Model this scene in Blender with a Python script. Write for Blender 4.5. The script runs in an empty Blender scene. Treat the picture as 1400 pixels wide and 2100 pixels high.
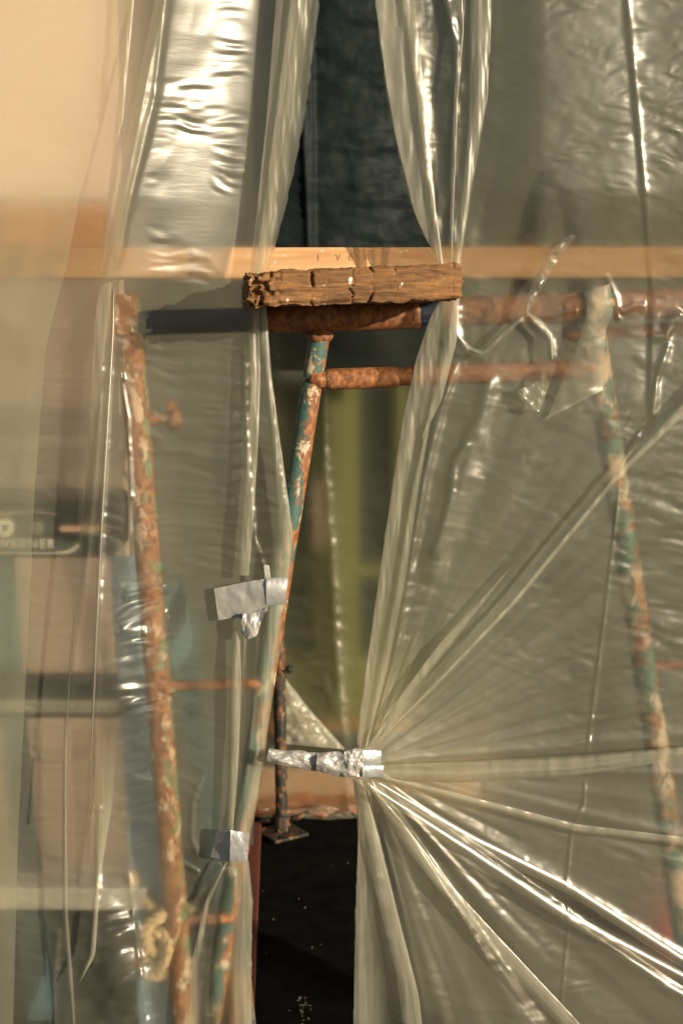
import bpy, math, random
import numpy as np
from mathutils import Vector

random.seed(7)
S = bpy.context.scene
COL = S.collection

# ------------------------------------------------------------------ camera, light, exposure
F = 2870.0                      # focal length in photo pixels (photo is 1400 wide, 2100 high)
CY, CZ, PITCH = -2.5, 1.65, math.radians(8)
cam_d = bpy.data.cameras.new('camera')
cam = bpy.data.objects.new('camera', cam_d)
COL.objects.link(cam)
cam.location = (0, CY, CZ)
cam.rotation_euler = (math.radians(90) - PITCH, 0, 0)
cam_d.sensor_width = 36
cam_d.lens = 36 * F / 2100
cam_d.clip_start = 0.05
cam_d.clip_end = 3000
cam_d.dof.use_dof = True
cam_d.dof.focus_distance = 2.5
cam_d.dof.aperture_fstop = 5.0
S.camera = cam

SUN = Vector((0.68, -0.69, 0.22)).normalized()       # towards the sun: low, from the right front
world = bpy.data.worlds.new('World')
S.world = world
world.use_nodes = True
wn = world.node_tree
sky = wn.nodes.new('ShaderNodeTexSky')
sky.sky_type = 'NISHITA'
sky.sun_disc = False
sky.sun_elevation = math.asin(SUN.z)
sky.sun_rotation = math.atan2(SUN.x, SUN.y)
bg = wn.nodes['Background']
bg.inputs['Strength'].default_value = 0.05
wn.links.new(sky.outputs[0], bg.inputs[0])
sd = bpy.data.lights.new('sun', 'SUN')
sd.energy = 5.0
sd.angle = math.radians(0.5)
sd.color = (1.0, 0.85, 0.62)
so = bpy.data.objects.new('sun', sd)
COL.objects.link(so)
so.rotation_euler = (-SUN).to_track_quat('-Z', 'Y').to_euler()
so.location = (3, -3, 3)

S.view_settings.view_transform = 'Standard'
S.view_settings.look = 'None'
S.view_settings.exposure = 0.5
S.view_settings.gamma = 1.0
S.view_settings.use_curve_mapping = False
S.cycles.use_denoising = True
S.cycles.max_bounces = 14
S.cycles.diffuse_bounces = 3
S.cycles.transmission_bounces = 10
S.cycles.transparent_max_bounces = 24
S.cycles.sample_clamp_indirect = 5
S.cycles.blur_glossy = 0.5

# ------------------------------------------------------------------ geometry helpers
cp, sp = math.cos(PITCH), math.sin(PITCH)

def PA(px, py, Y):
    """photo pixel -> points on the upright plane y = Y (arrays)"""
    px = np.asarray(px, float); py = np.asarray(py, float); Y = np.asarray(Y, float)
    a = (px - 700) / F; b = (1050 - py) / F
    dy = cp + b * sp
    dz = -sp + b * cp
    t = (Y - CY) / dy
    return np.stack([a * t, Y + 0 * t, CZ + dz * t], -1)

def P(px, py, Y):
    return Vector(PA(px, py, Y))

def PF(px, py, z=0.0):
    """photo pixel -> point on the level plane at height z"""
    a = (px - 700) / F; b = (1050 - py) / F
    dy = cp + b * sp; dz = -sp + b * cp
    t = (z - CZ) / dz
    return Vector((a * t, CY + dy * t, z))

_rs = np.random.RandomState(3)
_tab = _rs.rand(256, 256)
def vnoise(x, y, seed=0):
    x = np.asarray(x, float) + seed * 17.31; y = np.asarray(y, float) + seed * 7.77
    xi = np.floor(x).astype(int); yi = np.floor(y).astype(int)
    fx = x - xi; fy = y - yi
    fx = fx * fx * fx * (fx * (fx * 6 - 15) + 10); fy = fy * fy * fy * (fy * (fy * 6 - 15) + 10)
    g = lambda i, j: _tab[i & 255, j & 255]
    return ((g(xi, yi) * (1 - fx) + g(xi + 1, yi) * fx) * (1 - fy) +
            (g(xi, yi + 1) * (1 - fx) + g(xi + 1, yi + 1) * fx) * fy) * 2 - 1

def fbm(x, y, seed=0, oct=3):
    r = 0; a = 1.0
    for k in range(oct):
        r = r + a * vnoise(x * 2 ** k, y * 2 ** k, seed + k * 3); a *= .5
    return r

def sstep(a, b, x):
    t = np.clip((x - a) / (b - a), 0, 1)
    return t * t * (3 - 2 * t)

def mesh_obj(name, verts, faces, m, parent=None, smooth=True, base=None):
    V = np.asarray(verts, float).reshape(-1, 3)
    if parent is not None:
        o0 = np.array(parent['_o'])
    elif base is not None:
        o0 = np.array(base)
    else:
        o0 = np.array([(V[:, 0].min() + V[:, 0].max()) / 2, (V[:, 1].min() + V[:, 1].max()) / 2, V[:, 2].min()])
    me = bpy.data.meshes.new(name)
    me.from_pydata([tuple(v) for v in (V - o0)], [], [tuple(int(i) for i in f) for f in faces])
    me.materials.append(m)
    if smooth:
        me.polygons.foreach_set('use_smooth', [True] * len(me.polygons))
    me.update()
    o = bpy.data.objects.new(name, me)
    COL.objects.link(o)
    if parent is not None:
        o.parent = parent
    else:
        o.location = o0
    o['_o'] = [float(c) for c in o0]
    return o

def set_bunch_light(o, a):  # extra milkiness: bunched film, and light put into the inner sheet
    at = o.data.attributes.new('bunch_light', 'FLOAT', 'POINT')
    at.data.foreach_set('value', np.ascontiguousarray(a.ravel(), dtype=np.float32))

def thing(name, label, cat, base, group=None):
    o = bpy.data.objects.new(name, None)
    COL.objects.link(o)
    o.empty_display_size = 0.05
    o.location = base
    o['_o'] = [float(c) for c in base]
    return tag(o, label, cat, group)

def tag(o, label=None, cat=None, group=None, kind=None):
    if label: o['label'] = label
    if cat: o['category'] = cat
    if group: o['group'] = group
    if kind: o['kind'] = kind
    return o

def grid_faces(n, m, off=0, wrap=False):
    f = []
    for i in range(n - 1):
        for j in range(m - 1 if not wrap else m):
            j2 = (j + 1) % m
            f.append((off + i * m + j, off + i * m + j2, off + (i + 1) * m + j2, off + (i + 1) * m + j))
    return f

def tube_geo(path, rad, seg=20, cap=True, lump=0.0, seed=0):
    """round bar along a list of points; rad is one radius or one per point"""
    path = [Vector(p) for p in path]
    n = len(path)
    rad = [rad] * n if not hasattr(rad, '__len__') else rad
    V = []; prev = None
    for i, p in enumerate(path):
        d = (path[min(i + 1, n - 1)] - path[max(i - 1, 0)]).normalized()
        if prev is None:
            ref = Vector((0, -1, 0)) if abs(d.y) < .9 else Vector((0, 0, 1))
            a = (ref - d * ref.dot(d)).normalized()
        else:
            a = (prev - d * prev.dot(d)).normalized()
        prev = a; b = d.cross(a)
        for k in range(seg):
            t = 2 * math.pi * k / seg
            r = rad[i]
            if lump:
                r *= 1 + lump * float(vnoise(i * .9, k * .8, seed))
            V.append(p + a * (math.cos(t) * r) + b * (math.sin(t) * r))
    f = grid_faces(n, seg, 0, True)
    if cap:
        f.append(tuple(range(seg))[::-1]); f.append(tuple(range((n - 1) * seg, n * seg)))
    return [tuple(v) for v in V], f

def line(p, q, n):
    p = Vector(p); q = Vector(q)
    return [p.lerp(q, i / (n - 1)) for i in range(n)]

def bar(p, q, r, bev=.004, n=14):
    """straight tube with softly rounded ends"""
    p = Vector(p); q = Vector(q); L = (q - p).length; d = (q - p) / L
    pts = [p, p + d * bev * .3, p + d * bev] + line(p + d * (bev + .001), q - d * (bev + .001), n) + [q - d * bev, q - d * bev * .3, q]
    rr = [r * .8, r * .95, r] + [r] * n + [r, r * .95, r * .8]
    return pts, rr

def box_geo(c, ax, ay, az):
    """box from centre and three half axes"""
    c, ax, ay, az = map(Vector, (c, ax, ay, az))
    V = [c + ax * i + ay * j + az * k for i in (-1, 1) for j in (-1, 1) for k in (-1, 1)]
    f = [(0, 1, 3, 2), (4, 6, 7, 5), (0, 4, 5, 1), (2, 3, 7, 6), (0, 2, 6, 4), (1, 5, 7, 3)]
    return [tuple(v) for v in V], f

def merge(*gs):
    V = []; Fc = []
    for v, f in gs:
        o = len(V)
        V += list(v); Fc += [tuple(i + o for i in t) for t in f]
    return V, Fc

def bevel(o, w=.004, s=2):
    b = o.modifiers.new('bevel', 'BEVEL'); b.width = w; b.segments = s; b.limit_method = 'ANGLE'
    return o

def resample(poly, n):
    poly = np.asarray(poly, float)
    d = np.r_[0, np.cumsum(np.hypot(*np.diff(poly[:, :2], axis=0).T))]
    t = np.linspace(0, d[-1], n)
    # smooth (catmull-like) by light blurring after linear resampling
    r = np.stack([np.interp(t, d, poly[:, k]) for k in range(poly.shape[1])], -1)
    for _ in range(max(1, n // 25)):
        r[1:-1] = r[1:-1] * .5 + (r[:-2] + r[2:]) * .25
    return r

def ribbon_geo(left, right, Y0, Y1=None, bulge=.01, n=60, m=10, amp=0., sc=(30, 30), seed=1, lean=0.):
    """strip of film or tape between two outlines, with a rounded cross-section"""
    Lp = resample(left, n); Rp = resample(right, n)
    s = np.linspace(0, 1, m)[None, :]
    t = np.linspace(0, 1, n)[:, None]
    px = Lp[:, :1] * (1 - s) + Rp[:, :1] * s
    py = Lp[:, 1:2] * (1 - s) + Rp[:, 1:2] * s
    Y1 = Y0 if Y1 is None else Y1
    Y = Y0 + (Y1 - Y0) * t - bulge * np.sin(np.pi * s) ** .7 + lean * (s - .5)
    if amp:
        Y = Y + amp * fbm(px / sc[0], py / sc[1], seed)
    return PA(px, py, Y).reshape(-1, 3), grid_faces(n, m)

# ------------------------------------------------------------------ materials
def mat(name):
    m = bpy.data.materials.new(name); m.use_nodes = True
    nt = m.node_tree; nt.nodes.clear()
    out = nt.nodes.new('ShaderNodeOutputMaterial')
    return m, nt, out

def nd(nt, t, **kw):
    n = nt.nodes.new(t)
    for k, v in kw.items():
        if k in n.inputs: n.inputs[k].default_value = v
        else: setattr(n, k, v)
    return n

def ramp(nt, fac, stops, interp='LINEAR'):
    r = nt.nodes.new('ShaderNodeValToRGB')
    r.color_ramp.interpolation = interp
    e = r.color_ramp.elements
    while len(e) < len(stops): e.new(.5)
    for k, (p, c) in enumerate(stops):
        e[k].position = p
        e[k].color = (c, c, c, 1) if not hasattr(c, '__len__') else (*c, 1)
    nt.links.new(fac, r.inputs[0])
    return r.outputs[0]

def coords(nt, scale=(1, 1, 1), rot=(0, 0, 0), off=(0, 0, 0)):
    tc = nt.nodes.new('ShaderNodeTexCoord')
    mp = nt.nodes.new('ShaderNodeMapping')
    mp.inputs['Scale'].default_value = scale; mp.inputs['Rotation'].default_value = rot; mp.inputs['Location'].default_value = off
    nt.links.new(tc.outputs['Object'], mp.inputs[0])
    return mp.outputs[0]

def noise(nt, vec, scale, detail=4, rough=.55, dist=0.):
    n = nd(nt, 'ShaderNodeTexNoise', Scale=scale, Detail=detail, Roughness=rough, Distortion=dist)
    nt.links.new(vec, n.inputs['Vector'])
    return n.outputs[0]

def mixc(nt, fac, a, b, mode='MIX'):
    m = nt.nodes.new('ShaderNodeMix'); m.data_type = 'RGBA'; m.blend_type = mode
    for s, v in ((m.inputs[0], fac), (m.inputs[6], a), (m.inputs[7], b)):
        if hasattr(v, 'links'): nt.links.new(v, s)
        elif hasattr(v, '__len__'): s.default_value = (*v, 1)
        else: s.default_value = v
    return m.outputs[2]

def bump(nt, h, strength, dist):
    b = nd(nt, 'ShaderNodeBump', Strength=strength, Distance=dist)
    nt.links.new(h, b.inputs['Height'])
    return b.outputs[0]

def simple(name, colour, rough=.6, metal=0., var=.25, scale=12, bumpd=.002, stretch=(1, 1, 1), spec=.5):
    m, nt, out = mat(name)
    v = coords(nt, stretch)
    n = noise(nt, v, scale, 6, .6)
    c = ramp(nt, n, [(.25, [x * (1 - var) for x in colour]), (.75, [min(1, x * (1 + var)) for x in colour])])
    b = nd(nt, 'ShaderNodeBsdfPrincipled', Roughness=rough, Metallic=metal); b.inputs['Specular IOR Level'].default_value = spec
    nt.links.new(c, b.inputs['Base Color'])
    nt.links.new(bump(nt, n, .6, bumpd), b.inputs['Normal'])
    nt.links.new(b.outputs[0], out.inputs[0])
    return m

def film(name, haze=.075, blur=.9, trans=.20, tint=(.95, .94, .87), milk=(.77, .78, .62), gloss_rough=.28, relief=.0005, rip=(14, 14, 90), gloss=(.06, .40)):
    """thin polythene: part clear, part blurring, a little milky, with a soft gloss and fine cross-ripples"""
    m, nt, out = mat(name)
    v = coords(nt, rip)
    n1 = noise(nt, v, 1.0, 5, .6, .6)
    v2 = coords(nt, (1, 1, 1))
    n2 = noise(nt, v2, 160, 3, .6)
    h = nt.nodes.new('ShaderNodeMath'); h.operation = 'MULTIPLY_ADD'; h.inputs[1].default_value = .10
    nt.links.new(n2, h.inputs[0]); nt.links.new(n1, h.inputs[2])
    nor = bump(nt, h.outputs[0], .8, relief)
    norw = bump(nt, h.outputs[0], .3, relief)
    tr = nd(nt, 'ShaderNodeBsdfTransparent', Color=(*tint, 1))
    rf = nd(nt, 'ShaderNodeBsdfRefraction', Color=(*tint, 1), Roughness=blur, IOR=1.07)
    nt.links.new(norw, rf.inputs['Normal'])
    a = nd(nt, 'ShaderNodeMixShader', Fac=1 - trans)
    nt.links.new(tr.outputs[0], a.inputs[1]); nt.links.new(rf.outputs[0], a.inputs[2])
    df = nd(nt, 'ShaderNodeBsdfDiffuse', Color=(*milk, 1))
    tl = nd(nt, 'ShaderNodeBsdfTranslucent', Color=(*milk, 1))
    nt.links.new(norw, df.inputs['Normal']); nt.links.new(norw, tl.inputs['Normal'])
    d = nd(nt, 'ShaderNodeMixShader', Fac=.55)
    nt.links.new(df.outputs[0], d.inputs[1]); nt.links.new(tl.outputs[0], d.inputs[2])
    hz = noise(nt, v2, 7, 9, .68, .8)
    hzr = nd(nt, 'ShaderNodeMapRange'); hzr.inputs[1].default_value = .3; hzr.inputs[2].default_value = .7
    hzr.inputs[3].default_value = haze * .70; hzr.inputs[4].default_value = haze * 1.30
    nt.links.new(hz, hzr.inputs[0])
    at = nt.nodes.new('ShaderNodeAttribute'); at.attribute_name = 'bunch_light'
    hb = nt.nodes.new('ShaderNodeMath'); hb.operation = 'MULTIPLY_ADD'
    nt.links.new(at.outputs['Fac'], hb.inputs[0]); nt.links.new(hzr.outputs[0], hb.inputs[1]); nt.links.new(hzr.outputs[0], hb.inputs[2])
    hb.use_clamp = True
    e = nd(nt, 'ShaderNodeMixShader')
    nt.links.new(hb.outputs[0], e.inputs[0]); nt.links.new(a.outputs[0], e.inputs[1]); nt.links.new(d.outputs[0], e.inputs[2])
    gl = nd(nt, 'ShaderNodeBsdfGlossy', Color=(1, 1, 1, 1), Roughness=gloss_rough)
    nt.links.new(nor, gl.inputs['Normal'])
    lw = nd(nt, 'ShaderNodeLayerWeight', Blend=.5); nt.links.new(norw, lw.inputs['Normal'])
    pw = nt.nodes.new('ShaderNodeMath'); pw.operation = 'POWER'; pw.inputs[1].default_value = 3.5
    nt.links.new(lw.outputs['Facing'], pw.inputs[0])
    mr = nd(nt, 'ShaderNodeMapRange'); mr.inputs[3].default_value = gloss[0]; mr.inputs[4].default_value = gloss[1]
    nt.links.new(pw.outputs[0], mr.inputs[0])
    g = nd(nt, 'ShaderNodeMixShader')
    gb = nt.nodes.new('ShaderNodeMath'); gb.operation = 'MULTIPLY_ADD'; gb.use_clamp = True
    cl = nt.nodes.new('ShaderNodeMath'); cl.operation = 'MINIMUM'; cl.inputs[1].default_value = 0.
    nt.links.new(at.outputs['Fac'], cl.inputs[0])
    nt.links.new(cl.outputs[0], gb.inputs[0]); nt.links.new(mr.outputs[0], gb.inputs[1]); nt.links.new(mr.outputs[0], gb.inputs[2])
    nt.links.new(gb.outputs[0], g.inputs[0]); nt.links.new(e.outputs[0], g.inputs[1]); nt.links.new(gl.outputs[0], g.inputs[2])
    nt.links.new(g.outputs[0], out.inputs[0])
    return m

def rusty(name, paint, rust_bias=.5, chip=(.62, .50, .36), chips=.12, seed=0., sc=40., dark=1., side=0.):
    m, nt, out = mat(name)
    v = coords(nt, (1, 1, .6), off=(seed, seed * 2, seed * .7))
    n1 = noise(nt, v, sc, 10, .70, .4)
    if side:
        geo = nt.nodes.new('ShaderNodeTexCoord'); sx = nt.nodes.new('ShaderNodeSeparateXYZ'); nt.links.new(geo.outputs['Normal'], sx.inputs[0])
        ma = nt.nodes.new('ShaderNodeMath'); ma.operation = 'MULTIPLY_ADD'; ma.inputs[1].default_value = side
        nt.links.new(sx.outputs[0], ma.inputs[0]); nt.links.new(n1, ma.inputs[2]); n1 = ma.outputs[0]
    n2 = noise(nt, v, sc * 2.6, 7, .62, .2)
    n3 = noise(nt, v, sc * 6, 5, .6)
    n4 = noise(nt, v, sc * .8, 10, .72, .3)
    rust = ramp(nt, n2, [(.25, (.05 * dark, .02 * dark, .012 * dark)), (.45, (.20 * dark, .075 * dark, .028 * dark)), (.62, (.36 * dark, .15 * dark, .055 * dark)), (.8, (.48 * dark, .25 * dark, .11 * dark))])
    pcol = mixc(nt, ramp(nt, n3, [(.35, 0.), (.65, 1.)]), [c * .75 * dark for c in paint], [c * 1.25 * dark for c in paint])
    f = ramp(nt, n1, [(1 - rust_bias - .02, 1.), (1 - rust_bias + .02, 0.)])
    c1 = mixc(nt, f, rust, pcol)
    lo = .5 + (.5 - chips) * .38
    f2 = ramp(nt, n4, [(lo, 0.), (lo + .025, 1.)])
    cc = mixc(nt, n2, [c * .8 * dark for c in chip], [c * 1.15 * dark for c in chip])
    c2 = mixc(nt, f2, c1, cc)
    b = nd(nt, 'ShaderNodeBsdfPrincipled', Roughness=.62)
    nt.links.new(c2, b.inputs['Base Color'])
    hh = mixc(nt, .45, n1, n3)
    nt.links.new(bump(nt, hh, .8, .0016), b.inputs['Normal'])
    nt.links.new(b.outputs[0], out.inputs[0])
    return m

def wood(name, lo, hi, grain=(3, 55, 55), rough=.75, bumpd=.002, specks=None):
    m, nt, out = mat(name)
    v = coords(nt, grain)
    n = noise(nt, v, 1.0, 8, .62, 1.2)
    v2 = coords(nt, (1, 1, 1))
    n2 = noise(nt, v2, 14, 6, .65)
    c = ramp(nt, n, [(.28, lo), (.5, [(a + b) / 2 for a, b in zip(lo, hi)]), (.72, hi)])
    c = mixc(nt, .45, c, ramp(nt, n2, [(.3, [x * .55 for x in hi]), (.65, hi)]), 'MULTIPLY') if specks == 'rot' else c
    if specks:
        n3 = noise(nt, v2, 95, 2, .5)
        c = mixc(nt, ramp(nt, n3, [(.69, 0.), (.72, 1.)]), c, (.62, .58, .50))
    b = nd(nt, 'ShaderNodeBsdfPrincipled', Roughness=rough)
    nt.links.new(c, b.inputs['Base Color'])
    nt.links.new(bump(nt, n, .8, bumpd), b.inputs['Normal'])
    nt.links.new(b.outputs[0], out.inputs[0])
    return m

def tape_mat(name, base=(.60, .585, .55)):
    m, nt, out = mat(name)
    v = coords(nt, (1, 1, 1))
    w = nd(nt, 'ShaderNodeTexWave', Scale=170, Distortion=.4, Detail=1); w.wave_type = 'BANDS'; w.bands_direction = 'X'
    nt.links.new(v, w.inputs['Vector'])
    n = noise(nt, v, 35, 5, .6, .5)
    b = nd(nt, 'ShaderNodeBsdfPrincipled', Roughness=.36, Metallic=.4)
    c = ramp(nt, n, [(.3, [x * .8 for x in base]), (.7, base)])
    nt.links.new(c, b.inputs['Base Color'])
    hh = mixc(nt, .12, n, w.outputs[1])
    nt.links.new(bump(nt, hh, .25, .0008), b.inputs['Normal'])
    nt.links.new(b.outputs[0], out.inputs[0])
    return m

M = dict(
    film_left=film('clear_polythene', trans=.26, haze=.105, relief=.0003, gloss_rough=.33, gloss=(.062, .35)),
    film_right=film('clear_polythene_right', trans=.25, haze=.09, relief=.0002, gloss_rough=.33, rip=(25, 25, 45)),
    film_fold=film('folded_polythene', haze=.21, relief=.0002, trans=.30, gloss_rough=.36, rip=(25, 25, 12), gloss=(.035, .10), milk=(.79, .77, .62)),
    film_outer=film('outer_polythene', haze=.15, relief=.0003, trans=.7, blur=.5, gloss_rough=.36, gloss=(.03, .2)),
    film_glint=film('glossy_pleat', haze=.13, relief=.0002, trans=.35, gloss_rough=.33, rip=(25, 25, 12), gloss=(.15, .35), milk=(.79, .77, .62)),
    film_inner=film('inner_polythene', haze=.085, trans=.10, milk=(.6, .6, .36), relief=.0008, rip=(40, 40, 70)),
    tarp=simple('black_poly_tarp', (.008, .013, .014), .58, spec=.12, var=.35, scale=9, bumpd=.012, stretch=(1, 1, 2.6)),
    slab=simple('worn_concrete', (.16, .14, .10), .9, var=.25, scale=8),
    canvas=simple('grey_canvas', (.042, .043, .030), .9, var=.4, scale=4),
    floor=simple('black_membrane', (.0045, .0042, .0038), .9, spec=.05, var=.9, scale=14),
    ground=simple('dark_asphalt', (.045, .042, .038), .95, var=.25, scale=3, bumpd=.01),
    wall=simple('beige_plaster', (.54, .40, .31), .9, var=.08, scale=3, bumpd=.003),
    dwall=simple('dark_wall', (.035, .038, .030), .9, var=.3, scale=5),
    leg_l=rusty('rust_left_leg', (.13, .19, .10), .60, chip=(.58, .42, .30), chips=.38, dark=1.25, side=-.09, seed=1.3),
    leg_m=rusty('rust_mid_leg', (.045, .105, .09), .455, chip=(.52, .43, .30), chips=.32, side=.10, dark=.9, seed=4.2),
    leg_r=rusty('rust_right_leg', (.06, .13, .10), .46, chip=(.58, .44, .32), chips=.47, seed=7.7, sc=30, side=.05, dark=1.05),
    rail=rusty('rust_rail', (.06, .09, .06), .80, chips=.02, seed=2.1, dark=.85),
    rail_shade=rusty('shaded_rail', (.015, .025, .05), .30, chips=.0, seed=2.9),  # navy is the rail's shade put into its paint colour
    brace=rusty('rust_brace', (.13, .16, .07), .66, chips=.14, seed=5.5),
    jack=rusty('dark_jack', (.02, .02, .016), .46, chip=(.40, .26, .13), chips=.30, seed=8.1, sc=34, dark=.6),
    pin=rusty('rust_pin', (.3, .12, .05), .8, chips=.02, seed=3.),
    plank=wood('weathered_plank', (.05, .022, .008), (.44, .235, .082), (5, 70, 90), bumpd=.003, specks='rot'),
    pine=wood('pine', (.42, .22, .10), (.66, .40, .20), (4, 60, 70), bumpd=.0008, specks='light'),
    pine2=wood('orange_pine', (.50, .22, .08), (.70, .36, .15), (4, 60, 70), bumpd=.0008),
    brownwood=wood('brown_board', (.15, .11, .07), (.22, .16, .10), (60, 4, 60)),
    redwood=wood('red_brown_board', (.10, .022, .012), (.16, .04, .02), (60, 4, 60)),
    tape=tape_mat('duct_tape'),
    tape_d=tape_mat('duct_tape_ribbed', (.40, .41, .42)),
    blue=simple('blue_fibreglass', (.24, .34, .44), .5, var=.12, scale=30),
    teal=simple('teal_fibreglass', (.10, .17, .19), .5, var=.12, scale=30),
    black=simple('black_plastic', (.012, .013, .012), .45, var=.2),
    alu=simple('aluminium', (.62, .58, .52), .4, .4, var=.1),
    white=simple('white_print', (.75, .72, .66), .7, var=.03),
    dim=simple('grey_print', (.22, .20, .17), .7, var=.03),
    rope=simple('tan_rope', (.68, .50, .29), .9, var=.3, scale=120, bumpd=.003),
    rubber_shade=simple('dark_rubber_shade', (.012, .012, .010), .8, var=.2),  # for the collar band and the arch that stands for a shadow
    green=simple('olive_paint', (.078, .080, .018), .6, var=.12, scale=8),
    glass_d=simple('dark_pane', (.010, .014, .013), .25, var=.2),
    orange=simple('orange_tarp', (.50, .12, .03), .55, var=.2, scale=20, bumpd=.006),
    peach=simple('peach_board', (.62, .40, .28), .8, var=.1),
    red=simple('red_plastic', (.42, .03, .02), .45, var=.1),
    ink=simple('stamp_ink', (.40, .23, .11), .9, var=.2),
    debris=simple('pale_grit', (.24, .22, .19), .9, var=.3, scale=60),
    bluelabel=simple('blue_label', (.06, .15, .35), .6, var=.1),
)

# ------------------------------------------------------------------ setting
def quad(x0, x1, y0, y1, z):
    return [(x0, y0, z), (x1, y0, z), (x1, y1, z), (x0, y1, z)], [(0, 1, 2, 3)]
g = mesh_obj('ground', *quad(-400, 400, -400, 400, -.008), M['ground'], base=(0, 0, -.008)); tag(g, kind='structure')
# black membrane floor of the enclosure, gently uneven
fx, fy = np.meshgrid(np.linspace(-2.6, .14, 60), np.linspace(-.05, 2.7, 60), indexing='ij')
fz = .0 + .004 * fbm(fx * 5, fy * 5, 3)
fl = mesh_obj('floor', np.stack([fx, fy, fz], -1).reshape(-1, 3), grid_faces(60, 60), M['floor'], base=(0, 0, 0)); tag(fl, kind='structure')

sl = mesh_obj('slab', *quad(.14, 4, -.05, 2.75, -.001), M['slab'], base=(.14, 0, -.001)); tag(sl, kind='structure')

def wall_box(name, x0, x1, y0, y1, z0, z1, m, label):
    c = ((x0 + x1) / 2, (y0 + y1) / 2, (z0 + z1) / 2)
    o = mesh_obj(name, *box_geo(c, ((x1 - x0) / 2, 0, 0), (0, (y1 - y0) / 2, 0), (0, 0, (z1 - z0) / 2)), m, smooth=False)
    return tag(o, label, 'wall')

xr = P(238, 900, 1.3).x
wall_box('plaster_wall', -3.2, xr, 1.3, 1.5, .006, 3.2, M['wall'], 'pale beige plaster wall behind the stepladder, seen hazy through the plastic')
wall_box('back_wall', -3.2, 3.2, 2.75, 2.9, .006, 3.2, M['dwall'], 'dark wall at the very back of the plastic enclosure')

# dark tarp filling the opening above the beam
n, m_ = 150, 220
pxg = np.linspace(200, 940, m_)[None, :] + np.zeros((n, 1)); pyg = np.linspace(-500, 760, n)[:, None] + np.zeros((1, m_))
Yt = 2.1 + .010 * fbm(pxg / 120, pyg / 45, 2) + .004 * fbm(pxg / 40, pyg / 12, 5) + .03 * vnoise(pxg / 200, pyg / 500, 8)
Yt += -.012 * np.exp(-((pxg - (612 + (pyg) * .04)) / 7) ** 2) + .01 * np.tanh((pxg - 640 - pyg * .01) / 4)
tp = mesh_obj('tarp', PA(pxg, pyg, Yt).reshape(-1, 3), grid_faces(n, m_), M['tarp'])
tag(tp, 'black wrinkled tarpaulin hanging behind the pine beam in the gap', 'tarp')

# grey canvas behind the right sheet
n, m_ = 60, 60
pxg = np.linspace(888, 1800, m_)[None, :] + np.zeros((n, 1)); pyg = np.linspace(-500, 1570, n)[:, None] + np.zeros((1, m_))
cv = mesh_obj('canvas', PA(pxg, pyg, 2.62 + .02 * fbm(pxg / 120, pyg / 300, 7)).reshape(-1, 3), grid_faces(n, m_), M['canvas'])
tag(cv, 'grey green canvas hanging blurred far behind the right plastic sheet', 'canvas')

pxg = np.linspace(246, 520, m_)[None, :] + np.zeros((n, 1)); pyg = np.linspace(-500, 1740, n)[:, None] + np.zeros((1, m_))
cv = mesh_obj('canvas', PA(pxg, pyg, 1.65 + .02 * fbm(pxg / 120, pyg / 300, 9)).reshape(-1, 3), grid_faces(n, m_), M['canvas'])
tag(cv, 'grey green canvas hanging blurred behind the left plastic sheet, beside the plaster wall', 'canvas')

# ------------------------------------------------------------------ green window behind the inner sheet
def px_box(x0, y0, x1, y1, Ya, Yb):
    a = P(x0, y1, Ya); b = P(x1, y0, Ya)
    return box_geo(((a.x + b.x) / 2, (Ya + Yb) / 2, (a.z + b.z) / 2), ((b.x - a.x) / 2, 0, 0), (0, (Yb - Ya) / 2, 0), (0, 0, (b.z - a.z) / 2))
wbase = P(690, 1500, 2.55)
win = thing('green_window', 'olive green window frame with four dark panes, far behind the gap', 'window', (wbase.x, 2.6, wbase.z))
mesh_obj('mullion', *px_box(640, 780, 738, 1350, 2.5, 2.58), M['green'], win, False)
mesh_obj('jamb', *px_box(552, 780, 580, 1350, 2.5, 2.58), M['green'], win, False)
mesh_obj('jamb', *px_box(812, 780, 838, 1350, 2.5, 2.58), M['green'], win, False)
mesh_obj('bottom_panel', *px_box(552, 1350, 838, 1500, 2.5, 2.58), M['green'], win, False)
for a, b in ((580, 640), (738, 812)):
    mesh_obj('glazing_bar', *px_box(a, 1160, b, 1182, 2.52, 2.58), M['green'], win, False)
    mesh_obj('pane', *px_box(a, 780, b, 1160, 2.55, 2.57), M['glass_d'], win, False)
    mesh_obj('pane', *px_box(a, 1182, b, 1350, 2.55, 2.57), M['glass_d'], win, False)

def board(name, p, q, w, d, m, label, cat, up=None):
    """straight board from p to q, face width w, depth d"""
    p = Vector(p); q = Vector(q); ax = (q - p) / 2
    n_ = Vector((0, 1, 0)) if up is None else Vector(up)
    n_ = (n_ - ax.normalized() * n_.dot(ax.normalized())).normalized()
    s = ax.normalized().cross(n_)
    o = mesh_obj(name, *box_geo((p + q) / 2, ax, n_ * d / 2, s * w / 2), m, smooth=False)
    bevel(o, .003)
    return tag(o, label, cat)

board('orange_board', P(548, 1492, 2.42), P(842, 1490, 2.42), .03, .02, M['pine2'], 'orange wooden strip below the green window, behind the inner plastic', 'board')
board('leaning_board', P(655, 1130, 2.3), P(655, 985, 2.3), .055, .02, M['brownwood'], 'short reddish brown board in front of the green window', 'board')
o = board('peach_board', PF(430, 1640) + Vector((0, 0, .06)), PF(980, 1640) + Vector((0, 0, .06)), .105, .04, M['peach'], 'pale peach board lying on the floor behind the inner plastic hem', 'board')
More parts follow.
